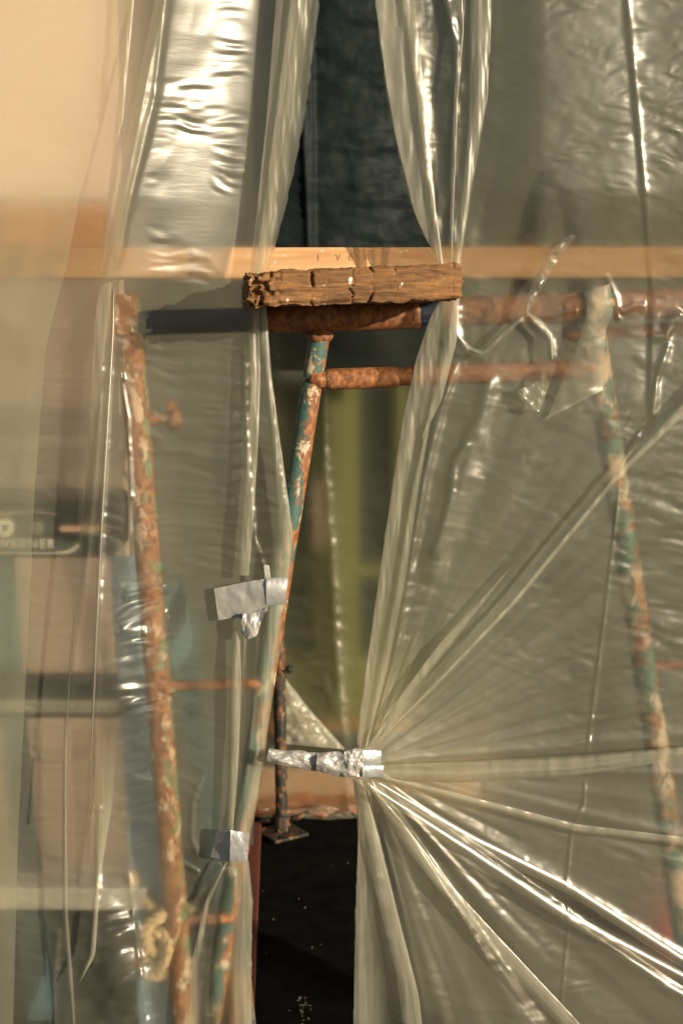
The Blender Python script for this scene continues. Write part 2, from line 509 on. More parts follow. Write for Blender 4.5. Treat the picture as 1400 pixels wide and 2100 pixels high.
# orange tarp scrap crumpled on the floor behind the jack
n, m_ = 16, 40
aa = np.linspace(520, 740, m_)[None, :] + np.zeros((n, 1)); bb = np.linspace(1645, 1684, n)[:, None] + np.zeros((1, m_))
Zs = .012 + .02 * (fbm(aa / 25, bb / 9, 4) * .5 + .5)
V = [PF(aa[i, j], bb[i, j], .0) + Vector((0, 0, Zs[i, j])) for i in range(n) for j in range(m_)]
tag(mesh_obj('tarp_scrap', V, grid_faces(n, m_), M['orange']), 'crumpled orange tarpaulin scrap on the floor beside the jack', 'tarp scrap')

# ------------------------------------------------------------------ inner clear sheet
n, m_ = 240, 130
hem = lambda px: 1672 + 8 * vnoise(px / 40, 0 * px, 3) + 14 * np.exp(-((px - 700) / 40) ** 2)
u = np.linspace(0, 1, m_)[None, :]; v = np.linspace(0, 1, n)[:, None]
pxg = 470 + u * 560 + 0 * v
pyg = 600 + v * (hem(pxg) - 600)
Yi = 1.95 + .012 * vnoise(pxg / 90, pyg / 260, 4) + .0014 * fbm(pxg / 30, pyg / 21, 6, 2) * sstep(700, 1000, pyg)
cx = np.interp(pyg, [600, 800, 950, 1150, 1350, 1530, 1700], [650, 660, 665, 680, 690, 705, 715])
Yi += -.004 * np.exp(-((pxg - cx) / 9) ** 2) + .006 * np.exp(-((pxg - cx - 25) / 22) ** 2)
Yi += -.0030 * vnoise(pxg / 22, pyg / 19, 71) * np.exp(-((pxg - cx + 14) / 16) ** 2) * sstep(1080, 1200, pyg) * sstep(-.2, .4, vnoise(pxg / 60, pyg / 55, 72)) - .0010 * vnoise(pxg / 40, pyg / 18, 73)
inner = thing('plastic_sheet', 'inner clear plastic sheet hanging far behind the gap, its hem on the black floor', 'plastic sheet', tuple(P(720, 1672, 1.95)))
mesh_obj('film', PA(pxg, pyg, Yi).reshape(-1, 3), grid_faces(n, m_), M['film_inner'], inner)
set_bunch_light(inner.children[0], np.interp(pyg, [600, 850, 1150, 1400, 1560, 1700], [-.93, -.8, -.35, .1, .5, .8]))  # dark top and bright foot are put into the film's milkiness
mesh_obj('fold', *ribbon_geo([(572, 1375), (574, 1450), (578, 1525)], [(578, 1382), (635, 1455), (708, 1537)], 1.90, bulge=.02, n=60, m=50, amp=.007, sc=(24, 16), seed=4), M['film_fold'], inner)
set_bunch_light(inner.children[-1], np.full(3000, 1.3))  # sunlit cream of the flap put in as extra milkiness
mesh_obj('hem', *ribbon_geo([(520, 1655), (600, 1660), (660, 1650), (735, 1668)], [(520, 1668), (600, 1676), (670, 1682), (735, 1676)], 1.92, bulge=.02, n=60, m=14, amp=.012, sc=(22, 8), seed=9), M['film_fold'], inner)

# ------------------------------------------------------------------ screw jack
jb = PF(578, 1712)
jk = thing('screw_jack', 'rusty black screw jack standing on a square base plate on the dark floor', 'jack', tuple(jb))
YJ = jb.y
top = P(572, 1200, YJ); top = Vector((P(570, 1200, YJ).x, YJ, top.z))
pts, rr = bar(jb + Vector((0, 0, .012)), top, .019, n=60)
mesh_obj('tube', *tube_geo(pts, rr, 18, lump=.06), M['jack'], jk)
R45 = Vector((math.cos(.6), math.sin(.6), 0)); R46 = Vector((-math.sin(.6), math.cos(.6), 0))
# base plate with four bolt holes: plate built as a ring of quads round each hole
def plate_with_holes(c, a, b, h, t, holes, r):
    import bmesh
    bm = bmesh.new()
    vs = [bm.verts.new(c + a * (h * i) + b * (h * j)) for i, j in ((-1, -1), (1, -1), (1, 1), (-1, 1))]
    ed = [bm.edges.new((vs[k], vs[(k + 1) % 4])) for k in range(4)]
    for (i, j) in holes:
        hv = [bm.verts.new(c + a * (h * i) + b * (h * j) + (a * math.cos(q * math.pi / 5) + b * math.sin(q * math.pi / 5)) * r) for q in range(10)]
        ed += [bm.edges.new((hv[k], hv[(k + 1) % 10])) for k in range(10)]
    bmesh.ops.triangle_fill(bm, use_beauty=True, use_dissolve=False, edges=ed)
    ext = bmesh.ops.extrude_face_region(bm, geom=bm.faces[:])
    bmesh.ops.translate(bm, vec=(0, 0, t), verts=[e for e in ext['geom'] if isinstance(e, bmesh.types.BMVert)])
    bmesh.ops.recalc_face_normals(bm, faces=bm.faces[:])
    bm.verts.index_update()
    V = [tuple(v.co) for v in bm.verts]; Fc = [tuple(v.index for v in f.verts) for f in bm.faces]
    bm.free()
    return V, Fc
mesh_obj('base_plate', *plate_with_holes(jb + Vector((0, 0, .004)), R45, R46, .062, .008, [(-.65, -.65), (.65, -.65), (.65, .65), (-.65, .65)], .008), M['jack'], jk, False)
nutc = jb + Vector((0, 0, .05))
wing = []
pts, rr = bar(nutc - Vector((0, 0, .018)), nutc + Vector((0, 0, .018)), .030, n=4)
wing.append(tube_geo(pts, rr, 10))
for sgn in (-1, 1):
    q = nutc + Vector((sgn * .085, -.02 * sgn, .012 + .018 * sgn))
    wing.append(tube_geo([nutc + Vector((sgn * .02, 0, 0)), nutc + Vector((sgn * .05, -.01 * sgn, .004 + .008 * sgn)), q], [.011, .009, .010], 8, lump=.2))
mesh_obj('wing_nut', *merge(*wing), M['jack'], jk)
hk = P(590, 1372, YJ - .02)
mesh_obj('bolt', *merge(tube_geo(line(hk + Vector((-.03, 0, .004)), hk + Vector((.004, 0, -.002)), 4), .006, 8), tube_geo(line(hk + Vector((-.002, 0, 0)), hk + Vector((.012, -.004, 0)), 4), [.013, .014, .014, .012], 6)), M['jack'], jk, False)

# grit scattered over the black floor
gv = []; gf = []
rnd = random.Random(5)
for k in range(44):
    if k < 22: px, py = rnd.gauss(622, 7), rnd.gauss(2070, 18)
    else: px, py = rnd.uniform(500, 760), rnd.uniform(1700, 2200)
    c = PF(px, py, .004); r = rnd.uniform(.0006, .0017) * (1.5 if k < 22 else 1)
    o_ = len(gv)
    gv += [tuple(c + Vector((rnd.uniform(-r, r) + dx * r, rnd.uniform(-r, r) + dy * r, dz * r))) for dx, dy, dz in ((-1, -1, 0), (1, -1, 0), (1, 1, 0), (-1, 1, 0), (0, 0, 1.4))]
    gf += [(o_, o_ + 1, o_ + 4), (o_ + 1, o_ + 2, o_ + 4), (o_ + 2, o_ + 3, o_ + 4), (o_ + 3, o_, o_ + 4)]
tag(mesh_obj('grit', gv, gf, M['debris'], smooth=False), kind='stuff')

# red brown board on the floor along the left side of the gap
a = PF(522, 1690); b = PF(500, 2120)
board('floor_board', a + Vector((0, 0, .016)), b + Vector((0, 0, .016)), .045, .022, M['redwood'], 'red brown board lying on the black floor at the left side of the gap', 'board', up=(0, 0, 1))
# offcut with a printed label, low at the left sheet edge
oc = thing('timber_offcut', 'pale timber offcut with blue and white label at the bottom of the left sheet', 'timber', tuple(P(505, 2200, .25)))
mesh_obj('board', *merge((lambda q0, q1, q2, q3: ([tuple(w) for w in (q0, q1, q2, q3, q0 + Vector((0, .03, 0)), q1 + Vector((0, .03, 0)), q2 + Vector((0, .03, 0)), q3 + Vector((0, .03, 0)))], [(0, 1, 2, 3), (7, 6, 5, 4), (0, 4, 5, 1), (1, 5, 6, 2), (2, 6, 7, 3), (3, 7, 4, 0)]))(P(470, 2420, .25), P(552, 2420, .25), P(514, 2020, .25), P(470, 2000, .25))), M['pine'], oc, False)
mesh_obj('label', *px_box(505, 2078, 521, 2092, .247, .2498), M['white'], oc, False)
mesh_obj('label', *px_box(505, 2092, 523, 2106, .247, .2498), M['bluelabel'], oc, False)

# ------------------------------------------------------------------ stepladder behind the left sheet
YL = .13
lb = P(120, 2300, YL)
lad = thing('stepladder', 'blue fibreglass stepladder with a black printed top cap, hazy behind the left plastic', 'stepladder', (lb.x, YL, 0))
def channel(p, q, w, d, t=.006):
    """C-section ladder rail: web to the front, two flanges going back"""
    p = Vector(p); q = Vector(q); ax = (q - p) / 2; c = (p + q) / 2
    s = Vector((1, 0, 0)); s = (s - ax.normalized() * s.dot(ax.normalized())).normalized()
    y = ax.normalized().cross(s); y = y if y.y > 0 else -y
    return merge(box_geo(c, ax, s * w / 2, y * t / 2),
                 box_geo(c + s * (w / 2 - t / 2) + y * (d / 2), ax, s * t / 2, y * (d / 2 - t / 2 - .0005)),
                 box_geo(c - s * (w / 2 - t / 2) + y * (d / 2), ax, s * t / 2, y * (d / 2 - t / 2 - .0005)))
def on_floor(p, q):
    p = Vector(p); q = Vector(q); t = (0 - p.z) / (q.z - p.z)
    return p.lerp(q, t)
for (x0, y0, x1, y1, m, w, yy) in ((262, 1140, 322, 2100, 'blue', .068, YL), (-260, 1140, -330, 2100, 'blue', .068, YL)):
    p = P(x0, y0, yy); q = on_floor(p, P(x1, y1, yy - .04))
    mesh_obj('front_rail', *channel(p, q, w, .03), M[m], lad, False)
for (x0, y0, x1, y1, m, w) in ((350, 1200, 436, 1700, 'teal', .045), (-6, 1140, 68, 1950, 'teal', .055)):
    p = P(x0, y0, YL + .12); q = on_floor(p, P(x1, y1, YL + .42))
    mesh_obj('rear_rail', *channel(p, q, w, .025), M[m], lad, False)
capm = px_box(-300, 1026, 232, 1146, YL - .035, YL + .16)
bevel(mesh_obj('top_cap', *capm, M['black'], lad, False), .012, 3)
for (r0, r1, yy) in ((1392, 1474, YL - .02), (1822, 1868, YL - .06)):
    mt = M['black'] if r0 < 1500 else M['alu']
    bevel(mesh_obj('step', *px_box(-290, r0 + 8 if r0 < 1500 else r0, 268 if r0 < 1500 else 300, r1, yy, yy + .08), mt, lad, False), .004)
    if r0 < 1500: mesh_obj('step_edge', *px_box(-286, 1436, 262, 1462, yy - .006, yy - .001), M['dim'], lad, False)
mesh_obj('step', *px_box(-300, 2290, 330, 2340, YL - .11, YL - .02), M['alu'], lad, False)

def text_geo(txt, px, py, Y, hpx, ext=.0008, spacing=1.0, bold=True):
    cu = bpy.data.curves.new('text', 'FONT'); cu.body = txt; cu.size = 1; cu.space_character = spacing
    cu.offset = .025 if bold else 0
    to = bpy.data.objects.new('text', cu); COL.objects.link(to)
    bpy.context.view_layer.update()
    me = bpy.data.meshes.new_from_object(to.evaluated_get(bpy.context.evaluated_depsgraph_get()))
    co = np.array([v.co[:] for v in me.vertices]); fc = [tuple(p.vertices) for p in me.polygons]
    bpy.data.objects.remove(to); bpy.data.meshes.remove(me)
    k = hpx / .72
    return PA(px + co[:, 0] * k, py - co[:, 1] * k, Y + 0 * co[:, 0]), fc
mesh_obj('lettering', *text_geo('WERNER', -8, 1124, YL - .037, 19, spacing=1.22), M['white'], lad, False)
def ring(px, py, r0, r1, Y, n=28, a0=0, a1=2 * math.pi):
    V = []; 
    for k in range(n):
        a = a0 + (a1 - a0) * k / (n - 1)
        V += [tuple(P(px + r0 * math.cos(a), py + r0 * math.sin(a), Y)), tuple(P(px + r1 * math.cos(a), py + r1 * math.sin(a), Y))]
    return V, [(2 * k, 2 * k + 1, 2 * k + 3, 2 * k + 2) for k in range(n - 1)]
mesh_obj('badge', *ring(10, 1083, 7, 19, YL - .037), M['white'], lad, False)
mesh_obj('badge', *ring(76, 1083, 0.5, 15, YL - .037), M['dim'], lad, False)
mesh_obj('stripe', *ribbon_geo([(-60, 1051), (20, 1050), (80, 1046), (118, 1054)], [(-60, 1060), (20, 1058), (80, 1051), (122, 1058)], YL - .037, bulge=0, n=20, m=2), M['dim'], lad, False)
mesh_obj('stripe', *ribbon_geo([(122, 1079), (160, 1079), (226, 1080)], [(122, 1090), (160, 1090), (226, 1091)], YL - .037, bulge=0, n=12, m=2), M['peach'], lad, False)
mesh_obj('stripe', *ribbon_geo([(-60, 1133), (100, 1133), (140, 1130), (160, 1116)], [(-60, 1135), (100, 1136), (148, 1135), (164, 1118)], YL - .037, bulge=0, n=24, m=2), M['white'], lad, False)

# rope knotted round the blue rail
def rope_path(pts, n=160):
    pts = np.array(pts, float)
    k = np.arange(len(pts)); t = np.linspace(0, len(pts) - 1, n)
    out = []
    for tt in t:
        i = int(min(math.floor(tt), len(pts) - 2)); f = tt - i
        p0 = pts[max(i - 1, 0)]; p1 = pts[i]; p2 = pts[i + 1]; p3 = pts[min(i + 2, len(pts) - 1)]
        out.append(.5 * (2 * p1 + (p2 - p0) * f + (2 * p0 - 5 * p1 + 4 * p2 - p3) * f * f + (3 * p1 - p0 - 3 * p2 + p3) * f ** 3))
    return np.array(out)
def rope_geo(pix, r=.009, n=200, twist=.05):
    c = rope_path(pix, n); W = PA(c[:, 0], c[:, 1], c[:, 2])
    d = np.r_[0, np.cumsum(np.linalg.norm(np.diff(W, axis=0), axis=1))]
    gs = []
    for s_ in range(3):
        pts = []
        prev = None
        for i in range(n):
            t = Vector(W[min(i + 1, n - 1)] - W[max(i - 1, 0)]).normalized()
            if prev is None: a_ = t.orthogonal().normalized()
            else: a_ = (prev - t * prev.dot(t)).normalized()
            prev = a_; b_ = t.cross(a_)
            ph = 2 * math.pi * (d[i] / twist + s_ / 3)
            pts.append(Vector(W[i]) + (a_ * math.cos(ph) + b_ * math.sin(ph)) * r * .55)
        gs.append(tube_geo(pts, r * .62, 8, lump=.12, seed=s_))
    return merge(*gs)
yr = .12
rp = thing('rope', 'tan twisted rope knotted round the blue ladder rail at bottom left', 'rope', tuple(P(330, 2050, yr)))
mesh_obj('loop', *rope_geo([(268, 1790, yr - .02), (282, 1830, yr - .03), (300, 1850, yr - .04), (322, 1868, yr - .05), (352, 1895, yr - .05), (345, 1935, yr - .06), (310, 1950, yr - .07), (300, 1905, yr - .08), (330, 1880, yr - .08), (350, 1870, yr - .05), (385, 1870, yr), (350, 1890, yr + .10), (290, 1900, yr + .10)], .0115, 260), M['rope'], rp)
mesh_obj('loop', *rope_geo([(275, 1990, yr + .03), (300, 1955, yr - .04), (325, 1985, yr - .07), (345, 1935, yr - .08), (318, 1905, yr - .06), (300, 1945, yr - .06), (318, 1995, yr - .05), (360, 1990, yr - .05), (372, 1940, yr - .05), (340, 1925, yr - .07), (352, 1985, yr - .06), (360, 2040, yr - .04), (368, 2120, yr - .03), (372, 2300, yr - .02), (374, 2420, yr - .01)], .0115, 300), M['rope'], rp)
mesh_obj('loop', *rope_geo([(285, 1975, yr - .03), (296, 1930, yr - .06), (330, 1915, yr - .075), (362, 1945, yr - .06), (350, 1985, yr - .06), (310, 2000, yr - .05), (290, 1975, yr - .04)], .0115, 160), M['rope'], rp)

# ------------------------------------------------------------------ scaffold trestle
YR = .035     # the rail axis
base = P(700, 2380, YR)
tr = thing('scaffold_trestle', 'rusty green steel scaffold trestle with three splayed legs under the plastic sheets', 'scaffold', (0, YR, 0))
def tb(name, p, q, r, m, n=24, lump=0.0035, bev=.004, seg=24, seed=0):
    pts, rr = bar(p, q, r, bev, n)
    return mesh_obj(name, *tube_geo(pts, rr, seg, lump=lump, seed=seed), M[m], tr)
def leg(x0, y0, x1, y1, Y0, Y1, r, m, label, seed):
    p = P(x0, y0, Y0); q = on_floor(p, P(x1, y1, Y1))
    o = tb('leg', p, q, r, m, 60, seed=seed); o['label'] = label
    return o
leg(262, 612, 378, 2100, .035, .06, .0235, 'leg_l', 'left leg, mostly orange rust with green flecks', 1)
leg(655, 690, 435, 2090, YR, .10, .0188, 'leg_m', 'middle leg with teal paint and cream chips', 2)
leg(1212, 660, 1432, 2100, .045, .07, .0225, 'leg_r', 'right leg, patchy rust, cream and green paint', 3)
# square flat cap on the left leg
pl = P(258, 640, .02)
bevel(mesh_obj('leg_cap', *box_geo(P(258, 645, .03), (.024, 0, 0), (0, .024, 0), (0, 0, .036)), M['leg_l'], tr, False), .004)
# top rail: inner tube coloured dark navy for the shade on it, rusty outer sleeves
tb('top_rail', P(262, 664, YR), P(1560, 620, YR), .0222, 'rail_shade', 60)
o = tb('sleeve', P(548, 655, YR), P(862, 645, YR), .0255, 'rail', 40, bev=.012); o['label'] = 'rust brown sleeve under the plank'
o = tb('sleeve', P(905, 640, YR), P(1206, 630, YR), .0265, 'rail', 40, bev=.008); o['label'] = 'rust brown sleeve behind the right sheet'
o = tb('sleeve', P(1236, 626, YR), P(1560, 618, YR), .0262, 'rail', 40); o['label'] = 'rust brown sleeve at the right edge'
tb('lower_rail', P(652, 779, YR), P(1214, 756, YR + .005), .0165, 'rail', 40)
o = tb('sleeve', P(668, 778, YR), P(818, 773, YR), .0192, 'brace', 24, bev=.010); o['label'] = 'short patchy sleeve on the lower rail'
o = tb('sleeve', P(845, 771, YR), P(1130, 760, YR), .0188, 'brace', 24, bev=.004); o['label'] = 'long patchy sleeve on the lower rail'
tb('back_rail', P(1150, 683, .12), P(1600, 668, .12), .0125, 'brace', 24)
tb('cross_brace', P(335, 1408, .05), P(560, 1402, .06), .0095, 'brace', 20)
tb('cross_brace', P(362, 1888, .055), P(478, 1884, .075), .0095, 'brace', 20)
tb('cross_brace', P(1318, 1366, .055), P(1560, 1358, .06), .0095, 'brace', 20)
# weld beads where the tubes meet
def weld(px, py, r, Y, m='rail'):
    c = P(px, py, Y); V = []; n = 10
    for i in range(n + 1):
        th = math.pi * i / n
        for k in range(16):
            ph = 2 * math.pi * k / 16
            rr_ = r * (1 + .16 * float(vnoise(i * 1.3, k * 1.1, int(px))))
            V.append(tuple(c + Vector((math.sin(th) * math.cos(ph), math.sin(th) * math.sin(ph), .7 * math.cos(th))) * rr_))
    mesh_obj('weld', V, grid_faces(n + 1, 16, 0, True), M[m], tr)
weld(656, 688, .0235, YR); weld(652, 777, .0212, YR, 'brace'); weld(1212, 755, .024, .045, 'brace')
weld(338, 1408, .025, .05, 'leg_l'); weld(1318, 1368, .024, .058, 'leg_r')
# coupler collar gripping the rail beside the right leg
cc = P(1212, 628, YR)
pts = [cc + Vector((dx, 0, 0)) for dx in (-.008, -.006, 0, .006, .012, .030, .033, .036)]
mesh_obj('collar', *tube_geo(pts, [.028, .033, .036, .036, .035, .035, .033, .028], 28, lump=.03), M['leg_r'], tr)
mesh_obj('collar_band', *tube_geo([cc + Vector((dx, 0, 0)) for dx in (-.014, -.012, -.009, -.007)], [.033, .0385, .0385, .033], 28), M['rubber_shade'], tr)
# locking pin on the left leg
p0 = P(292, 858, .05)
mesh_obj('pin', *merge(tube_geo(line(p0, P(325, 860, .06), 5), .012, 12), tube_geo(line(P(318, 860, .06), P(350, 860, .08), 4), .0065, 10)), M['pin'], tr)
bevel(mesh_obj('pin_head', *merge(tube_geo(line(P(343, 858, .08), P(372, 862, .085), 6), [.016, .022, .024, .022, .019, .012], 10, lump=.12), box_geo(P(352, 838, .08), (.008, 0, 0), (0, .006, 0), (0, 0, .016))), M['pin'], tr), .002)

# ------------------------------------------------------------------ timbers on the trestle
# long pine beam, with faint stamped marks
pb = thing('pine_beam', 'long pale pine beam running across behind the dark plank, faint stamped marks', 'beam', tuple(P(720, 570, .11)))
A = P(-330, 540, .08); B = P(1760, 538, .08)
bc = (A + B) / 2
bevel(mesh_obj('beam', *box_geo(bc + Vector((0, .035, 0)), (B - A) / 2, (0, .035, 0), (0, 0, P(700, 508, .08).z - P(700, 540, .08).z)), M['pine'], pb, False), .003)
for txt, x in (('1', 648), ('V', 688), ('0', 715), ('3', 743)):
    mesh_obj('stamp', *text_geo(txt, x, 534, .0788, 14, bold=False), M['ink'], pb, False)
o = mesh_obj('timber', *px_box(-300, 416, 206, 507, .26, .31), M['pine2'], smooth=False); bevel(o, .004)
tag(o, 'orange timber block just above the pine beam at far left', 'timber')

# weathered dark plank, left end jutting towards the camera
def plank_geo():
    e0 = P(508, 592, -.215); e1 = P(946, 578, -.175)
    ax = e1 - e0; L = ax.length; ax.normalize()
    dep = Vector((-ax.y, ax.x, 0)).normalized()
    if dep.y < 0: dep = -dep
    up = Vector((0, 0, 1)); H0, H1, D = .054, .058, .25
    nx, nz, ny = 170, 34, 34
    V = []; Fc = []
    cracks = [(.296, .012), (.365, .004), (.487, .005), (.577, .011), (.69, .003), (.962, .006)]
    def surf(u, w, d):
        """u along, w height 0-1, d depth 0-1 -> displaced point"""
        H = H0 + (H1 - H0) * u
        x = u * L; z = (w - .5) * H; y = d * D
        # edges softened
        edge = (sstep(0, .12, w) * sstep(0, .12, 1 - w))
        rough = .0011 * fbm(x * 50, z * 160, 2) + .0008 * fbm(x * 14, z * 420, 9)
        front = np.maximum(0, 1 - d * 30)
        cr = 0
        for k, (cu, cw) in enumerate(cracks):
            wob = cu + .012 * vnoise(w * 5, k * 3.3 + 0 * w) + .006 * vnoise(w * 13, k * 2.2 + 0 * w)
            cr = cr + np.exp(-((u - wob) / (cw * .42)) ** 2) * np.clip(.3 + 1.4 * vnoise(w * 3, k * 1.7 + 0 * w), .05, 1) * .016
        rot = (1 - sstep(.02, .19, u))
        holes = rot * np.clip(fbm(x * 130, z * 130, 4) * 1.6 + .1, -.25, 1) * .016
        yy = y + front * (cr + rough + holes * 1.0) + front * (1 - edge) * .004
        top = np.maximum(0, (w - .85) / .15); bot = np.maximum(0, (.15 - w) / .15)
        zz = z + .003 * fbm(x * 45, y * 45, 6) * (top + bot) - top * rot * .004 * (1 + fbm(x * 90, y * 40, 3)) - bot * rot * .004 * (.6 + fbm(x * 60, y * 40, 8))
        endl = np.maximum(0, 1 - u / .03)
        xx = x + endl * (.004 * fbm(z * 140, y * 140, 5) + .003)
        endr = np.maximum(0, 1 - (1 - u) / .02)
        xx = xx - endr * (.003 * fbm(z * 160, y * 100, 6) + .006 * (1 - edge))
        b = np.array(e0)[None, :]
        return b + xx[:, None] * np.array(ax)[None, :] + yy[:, None] * np.array(dep)[None, :] + zz[:, None] * np.array(up)[None, :]
    def patch(U, W, Dd, n, m, flip):
        off = len(V)
        V.extend(map(tuple, surf(U.ravel(), W.ravel(), Dd.ravel())))
        f = grid_faces(n, m, off)
        Fc.extend([t[::-1] for t in f] if flip else f)
    u = np.linspace(0, 1, nx); w = np.linspace(0, 1, nz); d = np.linspace(0, 1, ny) ** 1.6
    U, W = np.meshgrid(u, w, indexing='ij'); patch(U, W, 0 * U, nx, nz, False); patch(U, W, 0 * U + 1, nx, nz, True)
    U, Dd = np.meshgrid(u, d, indexing='ij'); patch(U, 0 * U + 1, Dd, nx, ny, True); patch(U, 0 * U, Dd, nx, ny, False)
    W, Dd = np.meshgrid(w, d, indexing='ij'); patch(0 * W, W, Dd, nz, ny, True); patch(0 * W + 1, W, Dd, nz, ny, False)
    return V, Fc
o = mesh_obj('plank', *plank_geo(), M['plank'])
tag(o, 'weathered dark brown plank with cracks and a crumbling left end, resting on the rusty rail', 'plank')

# dark arched tube added to stand for a shadow on the right sheet
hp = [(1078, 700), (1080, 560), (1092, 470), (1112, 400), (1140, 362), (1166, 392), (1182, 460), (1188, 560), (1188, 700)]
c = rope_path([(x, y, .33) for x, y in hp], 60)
o = mesh_obj('shadow_arch', *tube_geo([Vector(PA(*q)) for q in c], .026, 16), M['rubber_shade'])
tag(o, 'thick dark arch added behind the right plastic sheet to stand for a shadow', 'shadow_arch')
# things further behind the right sheet
rb = P(1392, 2010, 1.0)
pts = [rb + Vector((0, 0, h)) for h in (0, .004, .01, .13, .16, .18, .19, .22, .225)]
o = mesh_obj('canister', *tube_geo(pts, [.055, .062, .064, .064, .058, .036, .025, .025, .02], 24), M['red'])
tag(o, 'small red canister blurred behind the plastic at the lower right edge', 'canister')

# ------------------------------------------------------------------ the two big sheets
def pdist(px, py, poly):
    """signed distance (right of the line +) and fraction along a polyline"""
    poly = np.asarray(poly, float)
    best = np.full(px.shape, 1e9); sg = np.zeros(px.shape); tt = np.zeros(px.shape)
    L = np.r_[0, np.cumsum(np.hypot(*np.diff(poly, axis=0).T))]
    for i in range(len(poly) - 1):
        a = poly[i]; d = poly[i + 1] - a; l2 = d @ d
        t = np.clip(((px - a[0]) * d[0] + (py - a[1]) * d[1]) / l2, 0, 1)
        ex = px - a[0] - t * d[0]; ey = py - a[1] - t * d[1]
        ds = np.hypot(ex, ey); k = ds < best
        cr = d[0] * ey - d[1] * ex
        best = np.where(k, ds, best); sg = np.where(k, -np.sign(cr), sg)
        tt = np.where(k, (L[i] + t * math.sqrt(l2)) / L[-1], tt)
    return best * np.where(sg == 0, 1, sg), tt

def ridge(px, py, poly, w, h, kind='g', f0=.06, f1=.06):
    """h > 0 lifts the film towards the camera"""
    mg = w * (28 if kind == 's' else 7)
    lo = np.array(poly).min(0) - mg; hi = np.array(poly).max(0) + mg
    k = (px > lo[0]) & (px < hi[0]) & (py > lo[1]) & (py < hi[1])
    out = np.zeros(px.shape)
    if kind in 'ges': h = math.copysign(min(abs(h), .00050 * w), h)
    if not k.any(): return out
    d, t = pdist(px[k], py[k], poly)
    d = d * (1 + .35 * vnoise(px[k] / 40, py[k] / 40, 2))
    if kind == 'g': v = np.exp(-(d / w) ** 2)
    elif kind == 'b': v = 0 * d
    elif kind == 'e': v = np.exp(-np.abs(d) / w)
    else: v = np.tanh(d / w) * np.exp(-np.abs(d) / (w * 5))
    if kind == 'b': v = np.exp(-(d / w) ** 2); f0 = f1 = .4
    fade = sstep(0, f0, t) * sstep(0, f1, 1 - t) if (f0 > 0 or f1 > 0) else 1
    out[k] = -h * v * fade
    return out

EL = [(655, -300), (655, 0), (632, 190), (604, 350), (574, 470), (550, 560), (546, 625), (548, 660), (546, 700), (558, 820), (574, 940), (592, 1050), (601, 1100), (596, 1170), (582, 1250), (562, 1400), (546, 1530), (530, 1640), (514, 1705), (510, 1770), (518, 1850), (516, 1960), (514, 2040), (524, 2110), (530, 2440)]
ER = [(760, -300), (768, 0), (778, 90), (790, 170), (800, 240), (812, 290), (824, 360), (850, 440), (880, 505), (905, 550), (906, 615), (884, 650), (856, 730), (832, 830), (814, 930), (800, 1030), (784, 1130), (772, 1210), (762, 1290), (748, 1390), (735, 1490), (730, 1545), (722, 1592), (732, 1660), (734, 1740), (729, 1850), (726, 2000), (722, 2440)]
def edge(poly, py):
    poly = np.array(poly, float)
    ys = np.linspace(poly[0, 1], poly[-1, 1], 1200)
    xs = np.interp(ys, poly[:, 1], poly[:, 0])
    k = np.ones(15) / 15
    xs = np.convolve(np.pad(xs, 7, mode='edge'), k, mode='valid')
    return np.interp(py, ys, xs)

NROW = 700
pyv = np.linspace(-300, 2410, NROW)

def sheet_grid(L, R, ncol, power=1.0):
    s = np.linspace(0, 1, ncol)[None, :] ** power
    return L[:, None] * (1 - s) + R[:, None] * s, pyv[:, None] + 0 * s

# ---- left sheet
R = edge(EL, pyv) + 2.0 * vnoise(pyv / 18, pyv * 0, 4)
px, py = sheet_grid(np.full(NROW, -330.), R, 300)
Y = np.full(px.shape, -.012)
# the broad fold whose right flank catches the sun
rx = np.interp(py, [-300, 0, 300, 560, 640, 900, 1400, 1800, 2400], [360, 335, 275, 222, 214, 215, 190, 150, 120])
ramp_w = np.interp(py, [-300, 0, 560, 640, 760, 2400], [220, 200, 270, 240, 160, 160])
amp = np.interp(py, [-300, 0, 400, 570, 650, 800, 2400], [.075, .078, .082, .070, .020, .012, .012])
t = (px - rx) / ramp_w
Y += -amp * np.where(t > 0, np.clip(1 - t, 0, 1) ** 1.32, np.exp(-(t * 3.0) ** 2))
# film sags at the waist under the plank and clings to the left leg
Y += .012 * sstep(640, 760, py)
# cross ripples
def crumple(px, py, sc, seed):
    """sharp little creases running in all directions"""
    a = vnoise(px / sc + .5 * vnoise(px / sc / 2, py / sc / 2, seed + 1), py / sc, seed)
    b = vnoise(px / sc * .7 + py / sc * .7, py / sc * .7 - px / sc * .7, seed + 4)
    return (1 - np.abs(a) * 2) + .6 * (1 - np.abs(b) * 2)

def ripple(px, py, seed, fx=95., fy=13., slant=0.):
    wx = px + 25 * vnoise(px / 70, py / 70, seed + 9)
    wy = py + slant * px + 12 * vnoise(px / 80, py / 60, seed + 5)
    r = fbm(wx / fx, wy / fy, seed, 2)
    return np.sign(r) * np.abs(r) ** .8
m1 = sstep(285, 345, px - (560 - py) * .10 * 0) * sstep(640, 560, py) * sstep(530, 480, px)
Y += (-.0012 * ripple(px, py, 1, 85, 12, -.06) * sstep(-.25, .5, vnoise(px / 110, py / 60, 5)) - .0008 * vnoise(px / 60, py / 45, 15) - .0005 * crumple(px, py, 70, 3)) * m1
m2 = sstep(640, 720, py) * sstep(280, 330, px) * sstep(1.0, .2, np.abs(py - 900) / 600)
Y += -.0011 * ripple(px, py, 3, 130, 14, -.10) * m2
m3 = sstep(1120, 1200, py) * sstep(1900, 1500, py) * np.exp(-((px - 300) / 75) ** 2)
Y += -.0032 * ripple(px, py, 6, 110, 17, .22) * m3
m4 = sstep(1760, 1880, py) * np.exp(-((px - (225 + (py - 1950) * .2)) / 60) ** 2)
Y += -.0055 * ripple(px, py, 8, 90, 24, .35) * m4
